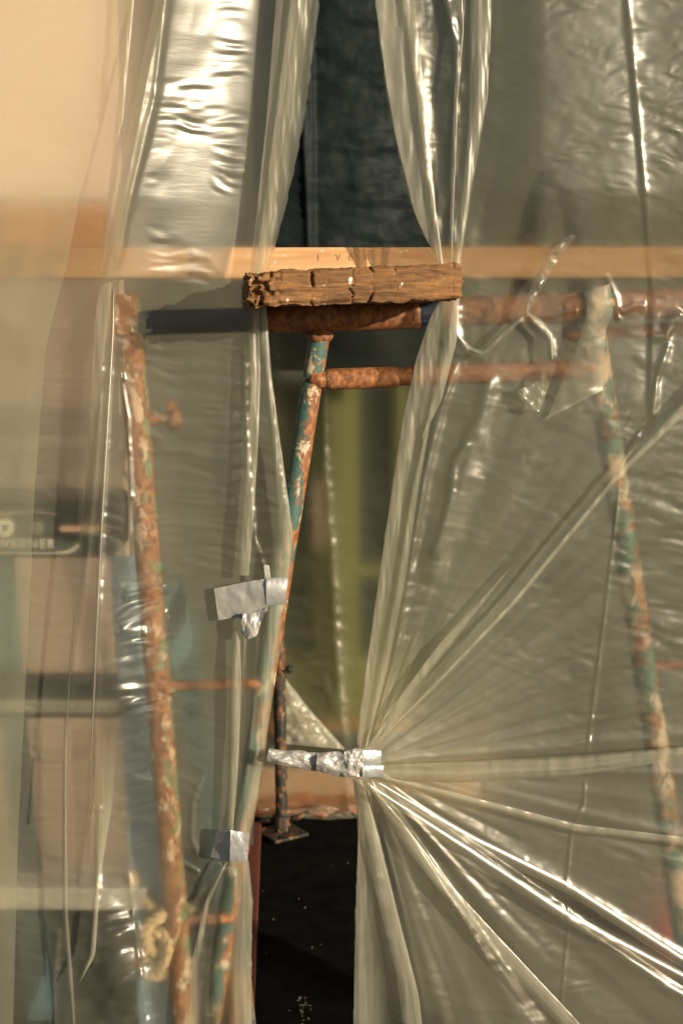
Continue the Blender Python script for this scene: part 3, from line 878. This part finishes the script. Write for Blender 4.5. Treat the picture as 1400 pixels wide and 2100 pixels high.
m5 = np.exp(-((px - 400) / 45) ** 2) * np.exp(-((py - 1900) / 110) ** 2)
Y += -.0040 * ripple(px, py, 12, 90, 20, .55) * m5
m6 = np.exp(-((px - (480 - (py - 700) * .03)) / 22) ** 2) * sstep(670, 700, py) * sstep(1100, 1000, py)
Y += -(.0020 * ripple(px, py, 14, 40, 15, .2) + .0022 * vnoise(px / 34, py / 40, 45)) * m6 * sstep(-.35, .4, vnoise(px / 50, py / 46, 44)) - .004 * m6
Y += -.0006 * ripple(px, py, 20, 200, 12, -.05) * sstep(300, 100, px)
for poly, w, h, kd in [
    ([(205, 1760), (222, 1900), (255, 2050), (275, 2150)], 55, .021, 'b'), ([(238, 1140), (236, 1300), (240, 1560)], 45, .016, 'b'),
    ([(352, -100), (318, 200), (262, 430), (238, 560)], 9, .004, 'g'),
    ([(232, 600), (228, 700), (218, 900), (208, 1100), (203, 1250), (196, 1450), (188, 1700), (182, 1790)], 6, .010, 'g'),
    ([(214, 640), (200, 900), (178, 1150), (160, 1300), (150, 1400)], 7, .006, 'g'),
    ([(160, 1180), (152, 1350), (140, 1500), (134, 1680), (134, 1880), (146, 2020), (155, 2110)], 4, .007, 'e'),
    ([(236, 690), (244, 730), (252, 780)], 5, .006, 'g'),
    ([(232, 640), (246, 705), (248, 775), (262, 860), (267, 1020), (264, 1120)], 6, .009, 'g'),
    ([(238, 772), (262, 778)], 4, .006, 'e'), ([(256, 1018), (276, 1018)], 4, .007, 'e'),
    ([(245, 1290), (310, 1262), (345, 1255)], 7, .007, 'g'), ([(235, 1298), (300, 1290)], 6, .006, 'g'),
    ([(250, 1225), (340, 1200)], 5, .005, 'g'), ([(256, 1452), (360, 1420)], 5, .005, 'g'), ([(256, 1560), (350, 1530)], 5, .004, 'g'),
    ([(262, 1780), (275, 1880), (290, 2000), (300, 2110)], 6, .010, 'g'),
    ([(205, 1640), (200, 1800), (190, 1980), (160, 2020)], 8, .010, 'g'),
    ([(120, 1900), (110, 2000), (105, 2120)], 8, .006, 'g'),
    ([(465, 1775), (420, 1810), (385, 1870), (355, 1930)], 7, .012, 'g'), ([(470, 1775), (440, 1840), (430, 1845)], 5, .009, 'g'),
    ([(460, 1770), (412, 1870), (400, 2100)], 8, .012, 'g'),
    ([(418, 1590), (395, 1640), (392, 1720), (408, 1760)], 6, .010, 'g'),
    ([(372, 1770), (410, 1790)], 6, .006, 'g'),
    ([(500, 700), (506, 900), (520, 1100), (545, 1180)], 5, .008, 'g'),
    ([(545, 700), (556, 830), (572, 960), (588, 1070)], 4, .007, 'g'),
    ([(488, 1290), (480, 1420), (476, 1560), (472, 1700)], 5, .010, 'g'), ([(500, 1290), (496, 1420), (490, 1560), (480, 1690)], 5, .010, 'g'),
    ([(525, 1290), (518, 1420), (508, 1560), (495, 1690)], 5, .009, 'g'),
    ([(508, 1780), (506, 1900), (500, 2100)], 8, .012, 'g'), ([(478, 1780), (482, 1900), (480, 2100)], 8, .010, 'g'),
]:
    Y += ridge(px, py, poly, w, h, kd)
Y += -.0009 * ripple(px, py, 61, 60, 14, -.2) * sstep(.05, .55, vnoise(px / 80, py / 60, 62)) * sstep(600, 700, py)
ls = thing('plastic_sheet', 'left clear plastic sheet in front of the stepladder, taped twice along its gathered edge', 'plastic sheet', tuple(P(300, 2400, 0)))
mesh_obj('film', PA(px, py, Y).reshape(-1, 3), grid_faces(NROW, px.shape[1]), M['film_left'], ls)

def fold(parent, left, right, Y0, Y1=None, bulge=.012, n=120, m=14, amp=.001, sc=(20, 60), seed=1, lean=0., mat_='film_fold', soft=None, fade=(0, 0)):
    soft_it = mat_ == 'film_fold' and n > 60
    if soft_it: bulge *= .55; m = max(m, 22); amp, sc = max(amp, .0013), (13, 110)
    o = mesh_obj('fold', *ribbon_geo(left, right, Y0, Y1, bulge, n, m, amp, sc, seed, lean), M[mat_], parent)
    if soft_it:
        s_ = np.linspace(0, 1, m)[None, :]; t_ = np.linspace(0, 1, n)[:, None]
        k = int(abs(left[0][0] * 7 + right[-1][1] * 3)) if soft is None else soft
        a = [sstep(1, .35, s_), sstep(0, .65, s_), 4 * s_ * (1 - s_)][k % 3]
        st = .75 + .9 * fbm(s_ * 7 + 0 * t_, t_ * 2.5 + 0 * s_, k % 50, 3)
        if fade[0]: a = a * sstep(0, fade[0], t_)
        if fade[1]: a = a * sstep(0, fade[1], 1 - t_)
        set_bunch_light(o, np.clip(a * (1.0 + .5 * st) * .95, 0, 3) - .92)
    return o
# outer layer hanging over the far left of the frame
fold(ls, [(-330, -300), (-330, 700), (-330, 2400)], [(300, -300), (262, 40), (170, 420), (96, 700), (72, 1000), (56, 1350), (38, 1700), (20, 2400)], -.04, -.035, 0.0015, 160, 60, .002, (160, 40), 3, mat_='film_outer')
# double band along the gathered edge, above and below the plank
fold(ls, [(585, -300), (566, 0), (546, 250), (528, 420), (512, 560)], [(655, -300), (653, 0), (630, 190), (602, 350), (572, 470), (549, 560)], -.04, -.05, 0.0076, 140, 16, .001)
fold(ls, [(612, -300), (596, 0), (562, 260), (538, 450), (524, 560)], [(650, -300), (640, 0), (600, 260), (560, 450), (540, 560)], -.058, -.06, 0.0046, 140, 10, .001, seed=4)
fold(ls, [(508, 625), (505, 760), (500, 900), (492, 1050), (484, 1180)], [(530, 625), (534, 760), (530, 900), (521, 1050), (510, 1180)], -.035, -.03, 0.0046, 110, 10)
fold(ls, [(520, 625), (540, 760), (552, 880), (562, 1000), (566, 1100), (552, 1190)], [(546, 625), (556, 760), (574, 900), (592, 1030), (600, 1100), (590, 1190)], -.04, -.035, 0.0053, 120, 12, .0012, (8, 16), 6)
fold(ls, [(548, 1240), (540, 1330), (530, 1440), (517, 1560), (500, 1650), (484, 1710)], [(583, 1240), (572, 1330), (556, 1440), (542, 1560), (528, 1650), (513, 1710)], -.035, -.035, 0.0061, 110, 12)
fold(ls, [(478, 1290), (470, 1400), (470, 1550), (462, 1705)], [(492, 1270), (495, 1400), (490, 1550), (478, 1705)], -.03, -.03, 0.0038, 100, 8)
fold(ls, [(490, 1765), (484, 1860), (470, 2000), (470, 2200), (470, 2420)], [(510, 1765), (518, 1850), (515, 1960), (516, 2100), (530, 2420)], -.035, -.05, 0.0068, 110, 14)
fold(ls, [(462, 1768), (420, 1850), (392, 1980), (372, 2420)], [(468, 1768), (432, 1850), (410, 1980), (420, 2420)], -.035, -.06, 0.0046, 100, 10)
# the hanging pleat left of the sun-catching panel
fold(ls, [(330, -300), (318, 0), (258, 300), (214, 540), (196, 640), (184, 850), (164, 1100)], [(362, -300), (352, 0), (300, 300), (250, 520), (240, 640), (222, 850), (210, 1100)], -.09, -.06, .005, 200, 16, .001, (20, 200), 7, fade=(0, .45))
fold(ls, [(233, 590), (228, 660), (214, 900), (203, 1100), (194, 1300), (188, 1480), (182, 1700)], [(235, 590), (237, 680), (224, 900), (212, 1100), (202, 1300), (193, 1480), (184, 1700)], -.07, -.14, .006, 160, 12, .0003, mat_='film_glint')
fold(ls, [(157, 1210), (142, 1360), (131, 1500), (129, 1700), (130, 1880), (140, 2020), (158, 2200)], [(159, 1210), (147, 1360), (139, 1500), (138, 1700), (140, 1880), (151, 2020), (160, 2200)], -.065, -.06, .004, 140, 10, .0004, mat_='film_glint')
fold(ls, [(268, -300), (262, 0), (232, 300), (205, 540)], [(282, -300), (276, 0), (248, 300), (216, 540)], -.09, -.07, 0.0038, 80, 8)
fold(ls, [(190, 1500), (192, 1640), (196, 1800), (182, 1960), (158, 2020)], [(240, 1480), (232, 1640), (206, 1800), (196, 1960), (160, 2024)], -.055, -.06, 0.0046, 100, 10, fade=(.5, .1))

# ---- right sheet
Lr = edge(ER, pyv) + 2.2 * vnoise(pyv / 16, pyv * 0, 7)
px, py = sheet_grid(Lr, np.full(NROW, 1640.), 340, 1.12)
Y = np.full(px.shape, -.020)
TX, TY = 748., 1566.
dx = px - TX; dy = py - TY
r = np.hypot(dx, dy) + 1e-6
ang = np.degrees(np.arctan2(-dy, dx))         # 0 = right, 90 = up
# the tie pulls the film in and a little forward
Y += -.02 * np.exp(-(r / 120) ** 2)
Y += .03 * sstep(60, 500, r) * np.exp(-((ang - 15) / 40) ** 2) * sstep(1000, 1300, py + 0 * px) * .5
def ray_fold(a, wdeg, h, r0=40, r1=2000, curve=0., kind='g'):
    d = ang - a - curve * (r / 600) ** 2
    w = 1.7 * wdeg * np.clip(420. / (r + 120), .4, 2.0)
    v = np.exp(-(d / w) ** 2) if kind == 'g' else np.exp(-np.abs(d) / w)
    return -.36 * h * v * sstep(r0 * .3, r0 * 1.4, r) * sstep(r1, r1 * .6, r)
for a in [(79, 2.2, .008, 60, 900), (73, 1.6, .007, 60, 1000), (67, 1.6, -.006, 60, 1000), (61.5, 2.6, .010, 60, 900), (56, 2.2, -.006, 60, 900),
          (52, 2.2, .012, 60, 700), (47.5, 1.7, -.014, 60, 760, 2.), (48.3, 1.2, .012, 200, 1500), (44, 1.6, .008, 50, 560), (40, 1.6, -.006, 50, 500),
          (36, 2.6, .008, 50, 600), (29, 2.6, .006, 40, 700), (22, 3.0, .008, 40, 1000), (13, 3.0, .008, 40, 800),
          (5.0, 1.5, .009, 40, 1600), (1.0, 1.3, -.010, 60, 1400), (-1.8, 1.1, .010, 60, 900), (-6, 1.6, .005, 60, 700),
          (-13.0, 1.2, .008, 60, 1600), (-16, 1.2, -.004, 60, 1600), (-31.4, 1.25, .016, 40, 2200), (-35.0, 1.3, -.012, 60, 2200), (-38.0, 1.25, .015, 40, 2200, -1.0 * -1),
          (-43, 2., -.006, 60, 1800), (-48, 2.6, .010, 60, 1800), (-54.2, 1.9, -.022, 60, 2200), (-58.5, 2.4, .014, 60, 2200), (-66, 2.6, .006, 60, 2200),
          (-73, 2.2, .016, 60, 2200), (-79.5, 2.2, -.014, 80, 2200), (-85, 2.0, .008, 80, 2200)]:
    Y += ray_fold(*a)
prng = np.random.RandomState(11)
for k in range(46):
    a_ = prng.uniform(-88, 82)
    Y += ray_fold(a_, prng.uniform(.5, 1.1), prng.choice([-1, 1]) * prng.uniform(.003, .007), 40, prng.uniform(180, 700), prng.uniform(-1.5, 1.5))
# upper drape: pleats converging on the plank's right end
for poly, w, h, kd in [
    ([(800, -300), (820, 0), (858, 200), (880, 380), (905, 545)], 16, .004, 'g'),
    ([(905, -300), (912, 0), (935, 90), (936, 200), (926, 380), (925, 545)], 12, .006, 'g'),
    ([(960, -300), (980, 0), (975, 150), (958, 350), (940, 545)], 26, .007, 'g'),
    ([(1010, -300), (1015, 0), (1000, 300), (955, 545)], 18, .003, 'g'),
    ([(880, -300), (890, 0), (893, 200), (900, 400)], 18, -.005, 'g'),
    ([(1278, -300), (1280, 0), (1298, 200), (1318, 420), (1332, 600), (1330, 740), (1326, 858)], 5, .0025, 's'),
    ([(1284, -300), (1286, 0), (1304, 200), (1324, 420), (1338, 600)], 6, .0012, 'g'),
    ([(1326, 858), (1290, 920), (1272, 955), (1262, 1060), (1240, 1250), (1212, 1470), (1200, 1580)], 3.5, .004, 'g'),
    ([(1200, 1580), (1196, 1650), (1172, 1700), (1160, 1820), (1166, 1888), (1150, 2050), (1142, 2400)], 3.5, .005, 'g'),
    ([(1330, 690), (1365, 690), (1375, 660), (1400, 640)], 9, .014, 'g'), ([(1336, 860), (1345, 780), (1372, 700)], 8, .014, 'g'),
    ([(935, 620), (930, 660), (936, 700)], 10, .016, 'g'), ([(936, 690), (958, 722), (990, 734), (1030, 690), (1074, 652)], 5, .010, 'g'),
    ([(1076, 650), (1130, 646), (1186, 636)], 5, .008, 'g'), ([(1082, 652), (1112, 680), (1132, 700), (1132, 738)], 5, .008, 'g'),
    ([(1240, 560), (1262, 610), (1268, 660)], 6, .008, 'g'), ([(1270, 640), (1300, 626), (1325, 628)], 7, .012, 'g'),
    ([(940, 730), (900, 850), (870, 980), (838, 1180), (800, 1360)], 10, .010, 'g'), ([(960, 900), (930, 950), (925, 1010), (890, 1150)], 10, .012, 'g'),
    ([(1010, 760), (985, 860), (940, 1010), (880, 1200)], 22, .008, 'g'),
]:
    Y += ridge(px, py, poly, w, h, kd)
q1 = sstep(1270, 1330, px) * sstep(900, 500, py)
Y += -.0018 * ripple(px, py, 31, 60, 20, -.25) * q1 * (.3 + .7 * sstep(-.3, .5, vnoise(px / 90, py / 120, 2)))
q2 = sstep(1230, 1300, px) * sstep(930, 1000, py) * sstep(1560, 1250, py)
Y += -.0017 * ripple(px, py, 33, 80, 19, -.12) * q2
q3 = np.exp(-((px - 1150) / 60) ** 2) * sstep(1950, 2030, py) + .8 * np.exp(-((px - 1060) / 90) ** 2 - ((py - 1830) / 120) ** 2)
Y += -.0014 * ripple(px, py, 35, 70, 22, .2) * q3
Y += -.0006 * fbm(px / 60, py / 40, 41) - .00045 * crumple(px, py, 95, 7) * sstep(-.2, .4, vnoise(px / 260, py / 260, 17)) - .0002 * ripple(px, py, 43, 120, 18, -.4)
Y += -.008 * vnoise(px / 330, py / 420, 12) - .06 * sstep(610, 380, py) * sstep(940, 1120, px)
Y += -.0008 * ripple(px, py, 51, 60, 14, -.15) * sstep(.05, .55, vnoise(px / 75, py / 55, 52)) - .00055 * ripple(px, py, 53, 34, 15, .5) * sstep(.2, .6, vnoise(px / 60, py / 70, 54))
rs_ = thing('plastic_sheet', 'right clear plastic sheet gathered to the silver tape, folds fanning out from it', 'plastic sheet', tuple(P(1100, 2400, 0)))
mesh_obj('film', PA(px, py, Y).reshape(-1, 3), grid_faces(NROW, px.shape[1]), M['film_right'], rs_)
streak = vnoise(ang / 1.5 + 1.5 * vnoise(r / 300, ang / 9, 3), r / 900, 21) + .7 * vnoise(ang / .9, r / 500, 22)
set_bunch_light(rs_.children[0], 2.2 * np.exp(-r / 110) + np.exp(-r / 340) * (.7 + 1.1 * np.clip(streak, -.5, 1)) + .25 * np.exp(-r / 700) * streak)
# doubled hem and pleats of the right sheet
fold(rs_, [(762, -300), (769, 0), (791, 165), (812, 285), (850, 440), (903, 550)], [(840, -300), (868, 0), (884, 165), (890, 285), (896, 440), (912, 550)], -.045, -.045, 0.0023, 140, 20, .0015, (30, 24), 3)
fold(rs_, [(815, -300), (822, 0), (846, 165), (862, 285), (884, 440), (902, 548)], [(845, -300), (850, 0), (868, 165), (880, 285), (896, 440), (910, 548)], -.055, -.055, 0.0038, 120, 8)
fold(rs_, [(915, -300), (932, 0), (946, 60), (930, 190), (924, 380), (920, 550)], [(950, -300), (955, 0), (952, 60), (942, 190), (934, 380), (928, 550)], -.055, -.055, 0.0046, 120, 8)
fold(rs_, [(950, -300), (962, 0), (962, 200), (944, 400), (928, 550)], [(1020, -300), (1012, 0), (1000, 200), (966, 400), (944, 550)], -.045, -.05, 0.0053, 120, 12)
fold(rs_, [(903, 612), (880, 655), (852, 740), (828, 850), (808, 970), (788, 1110), (768, 1250), (746, 1400), (733, 1538)], [(925, 612), (912, 680), (893, 770), (868, 880), (842, 1000), (818, 1130), (796, 1260), (768, 1400), (746, 1538)], -.045, -.05, 0.0046, 170, 18, .0015, (14, 40), 5)
fold(rs_, [(910, 612), (905, 700), (880, 820), (862, 900)], [(942, 612), (936, 700), (905, 820), (866, 900)], -.055, -.04, 0.0061, 80, 12)
fold(rs_, [(872, 870), (842, 1010), (812, 1200), (778, 1380), (744, 1538)], [(882, 870), (858, 1010), (830, 1200), (794, 1380), (752, 1538)], -.06, -.055, 0.0038, 120, 8)
fold(rs_, [(750, 1536), (812, 1440), (900, 1320), (1005, 1205)], [(758, 1536), (830, 1448), (930, 1325), (1060, 1150)], -.05, -.035, 0.0046, 100, 10)
fold(rs_, [(752, 1538), (880, 1410), (1050, 1230), (1262, 970), (1410, 815), (1560, 660)], [(758, 1538), (892, 1412), (1064, 1232), (1276, 972), (1430, 828), (1600, 680)], -.05, -.05, 0.0038, 160, 8)
fold(rs_, [(770, 1566), (950, 1560), (1180, 1548), (1410, 1530), (1640, 1520)], [(770, 1600), (950, 1606), (1180, 1592), (1410, 1556), (1640, 1540)], -.045, -.04, 0.0030, 120, 12)
fold(rs_, [(780, 1590), (950, 1630), (1180, 1690), (1410, 1718), (1640, 1745)], [(780, 1600), (950, 1645), (1180, 1708), (1410, 1740), (1640, 1770)], -.045, -.04, 0.0030, 120, 8)
fold(rs_, [(724, 1596), (742, 1690), (780, 1860), (822, 2040), (850, 2420)], [(742, 1600), (770, 1690), (812, 1860), (858, 2040), (900, 2420)], -.05, -.06, 0.0053, 120, 12)
fold(rs_, [(723, 1600), (735, 1680), (730, 1850), (726, 2000), (722, 2420)], [(734, 1610), (752, 1720), (782, 1900), (800, 2080), (830, 2420)], -.04, -.03, 0.0015, 120, 20, .001, (30, 30), 8)
fold(rs_, [(745, 1604), (800, 1690), (880, 1810), (990, 1940), (1130, 2090), (1400, 2420)], [(760, 1606), (830, 1690), (910, 1800), (1030, 1930), (1180, 2090), (1460, 2420)], -.05, -.06, 0.0053, 120, 12)
fold(rs_, [(778, 1602), (968, 1710), (1165, 1807), (1405, 1961), (1640, 2080)], [(778, 1612), (962, 1735), (1165, 1834), (1405, 1990), (1640, 2118)], -.10, .0, .005, 160, 12, .0004, mat_='film_glint')
fold(rs_, [(760, 1607), (960, 1734), (1163, 1868), (1405, 1996), (1640, 2116)], [(760, 1618), (952, 1757), (1163, 1896), (1405, 2020), (1640, 2146)], -.10, .0, .005, 160, 12, .0004, mat_='film_glint')
# the loose star-shaped pull over the right rail
fold(rs_, [(1072, 650), (1076, 612), (1102, 560), (1122, 515), (1170, 480)], [(1080, 650), (1098, 612), (1128, 560), (1156, 515), (1180, 484)], -.05, -.075, 0.0046, 60, 12, .002, (14, 14), 3, mat_='film_glint')
fold(rs_, [(1076, 645), (1096, 664), (1120, 688), (1128, 738)], [(1082, 640), (1110, 656), (1134, 684), (1134, 736)], -.05, -.05, 0.0030, 40, 8)
fold(rs_, [(934, 630), (931, 690), (958, 721), (990, 733), (1032, 696), (1076, 652)], [(943, 630), (941, 684), (962, 708), (988, 720), (1022, 683), (1068, 645)], -.045, -.05, .004, 50, 8, .0006, (14, 14), mat_='film_glint')
fold(rs_, [(1058, 800), (1090, 790), (1120, 760)], [(1080, 838), (1105, 845), (1124, 790)], -.045, -.05, 0.0030, 30, 12, .003, (14, 14), 5)
fold(rs_, [(1206, 598), (1200, 650), (1186, 700), (1120, 860)], [(1250, 582), (1256, 640), (1240, 680), (1235, 800)], -.06, -.03, 0.0053, 60, 14, .002, (20, 20), 6)

# ------------------------------------------------------------------ duct tape
def tape(parent, top_, bot_, Y0, Y1, bulge, amp, sc, seed, m_='tape', name='strip'):
    return mesh_obj(name, *ribbon_geo(top_, bot_, Y0, Y1, bulge, 60, 30, amp, sc, seed), M[m_], parent)
t1 = thing('duct_tape', 'crumpled silver duct tape patch on the left sheet edge, upper of the two', 'tape', tuple(P(515, 1290, -.06)))
tape(t1, [(439, 1207), (490, 1196), (548, 1186)], [(448, 1272), (486, 1266), (510, 1274), (549, 1252)], -.020, -.050, .003, .0022, (40, 40), 2)
tape(t1, [(498, 1258), (522, 1256), (546, 1244)], [(494, 1296), (506, 1312), (527, 1304)], -.044, -.050, .008, .003, (16, 22), 12, name='flap')
tape(t1, [(546, 1186), (570, 1184), (591, 1183)], [(546, 1243), (566, 1241), (584, 1240)], -.050, -.044, .007, .0008, (30, 30), 3, 'tape_d')
tape(t1, [(541, 1158), (546, 1158), (552, 1160)], [(544, 1190), (550, 1190), (556, 1190)], -.046, -.046, .003, .0008, (30, 30), 13, name='flap')
t2 = thing('duct_tape', 'small silver duct tape patch at the lower gathered edge of the left sheet', 'tape', tuple(P(475, 1770, -.06)))
tape(t2, [(444, 1705), (460, 1702), (474, 1703)], [(432, 1758), (455, 1764), (472, 1766)], -.026, -.054, .004, .002, (30, 30), 4)
tape(t2, [(473, 1703), (495, 1706), (511, 1708)], [(471, 1766), (492, 1768), (507, 1771)], -.060, -.056, .004, .0015, (22, 22), 5, 'tape_d')
t3 = thing('tape_strap', 'twisted silver tape strap tying back the right sheet across the gap', 'tape', tuple(P(665, 1595, -.05)))
tape(t3, [(552, 1534), (580, 1539), (622, 1538)], [(546, 1562), (580, 1572), (624, 1577)], -.050, -.054, .014, .005, (30, 14), 6)
tape(t3, [(616, 1539), (635, 1543), (652, 1543)], [(618, 1577), (634, 1580), (648, 1581)], -.050, -.050, .010, .004, (26, 12), 7)
tape(t3, [(650, 1544), (685, 1541), (712, 1541)], [(648, 1580), (685, 1592), (711, 1594)], -.056, -.060, .014, .005, (28, 16), 8)
tape(t3, [(706, 1541), (728, 1534), (745, 1537)], [(708, 1594), (728, 1593), (745, 1593)], -.064, -.066, .012, .004, (14, 14), 9)
tape(t3, [(743, 1537), (765, 1537), (781, 1539)], [(743, 1570), (765, 1569), (781, 1568)], -.068, -.056, .004, .001, (20, 20), 10, 'tape_d')
tape(t3, [(743, 1568), (765, 1568), (786, 1568)], [(743, 1594), (765, 1594), (785, 1593)], -.070, -.058, .004, .001, (20, 20), 11, 'tape_d')
mesh_obj('tape_gap', *ribbon_geo([(640, 1556), (646, 1556), (653, 1541)], [(649, 1582), (650, 1580), (653, 1579)], -.047, -.047, .0, 10, 6), M['bluelabel'], t3)

for o in list(S.objects):
    if '_o' in o: del o['_o']
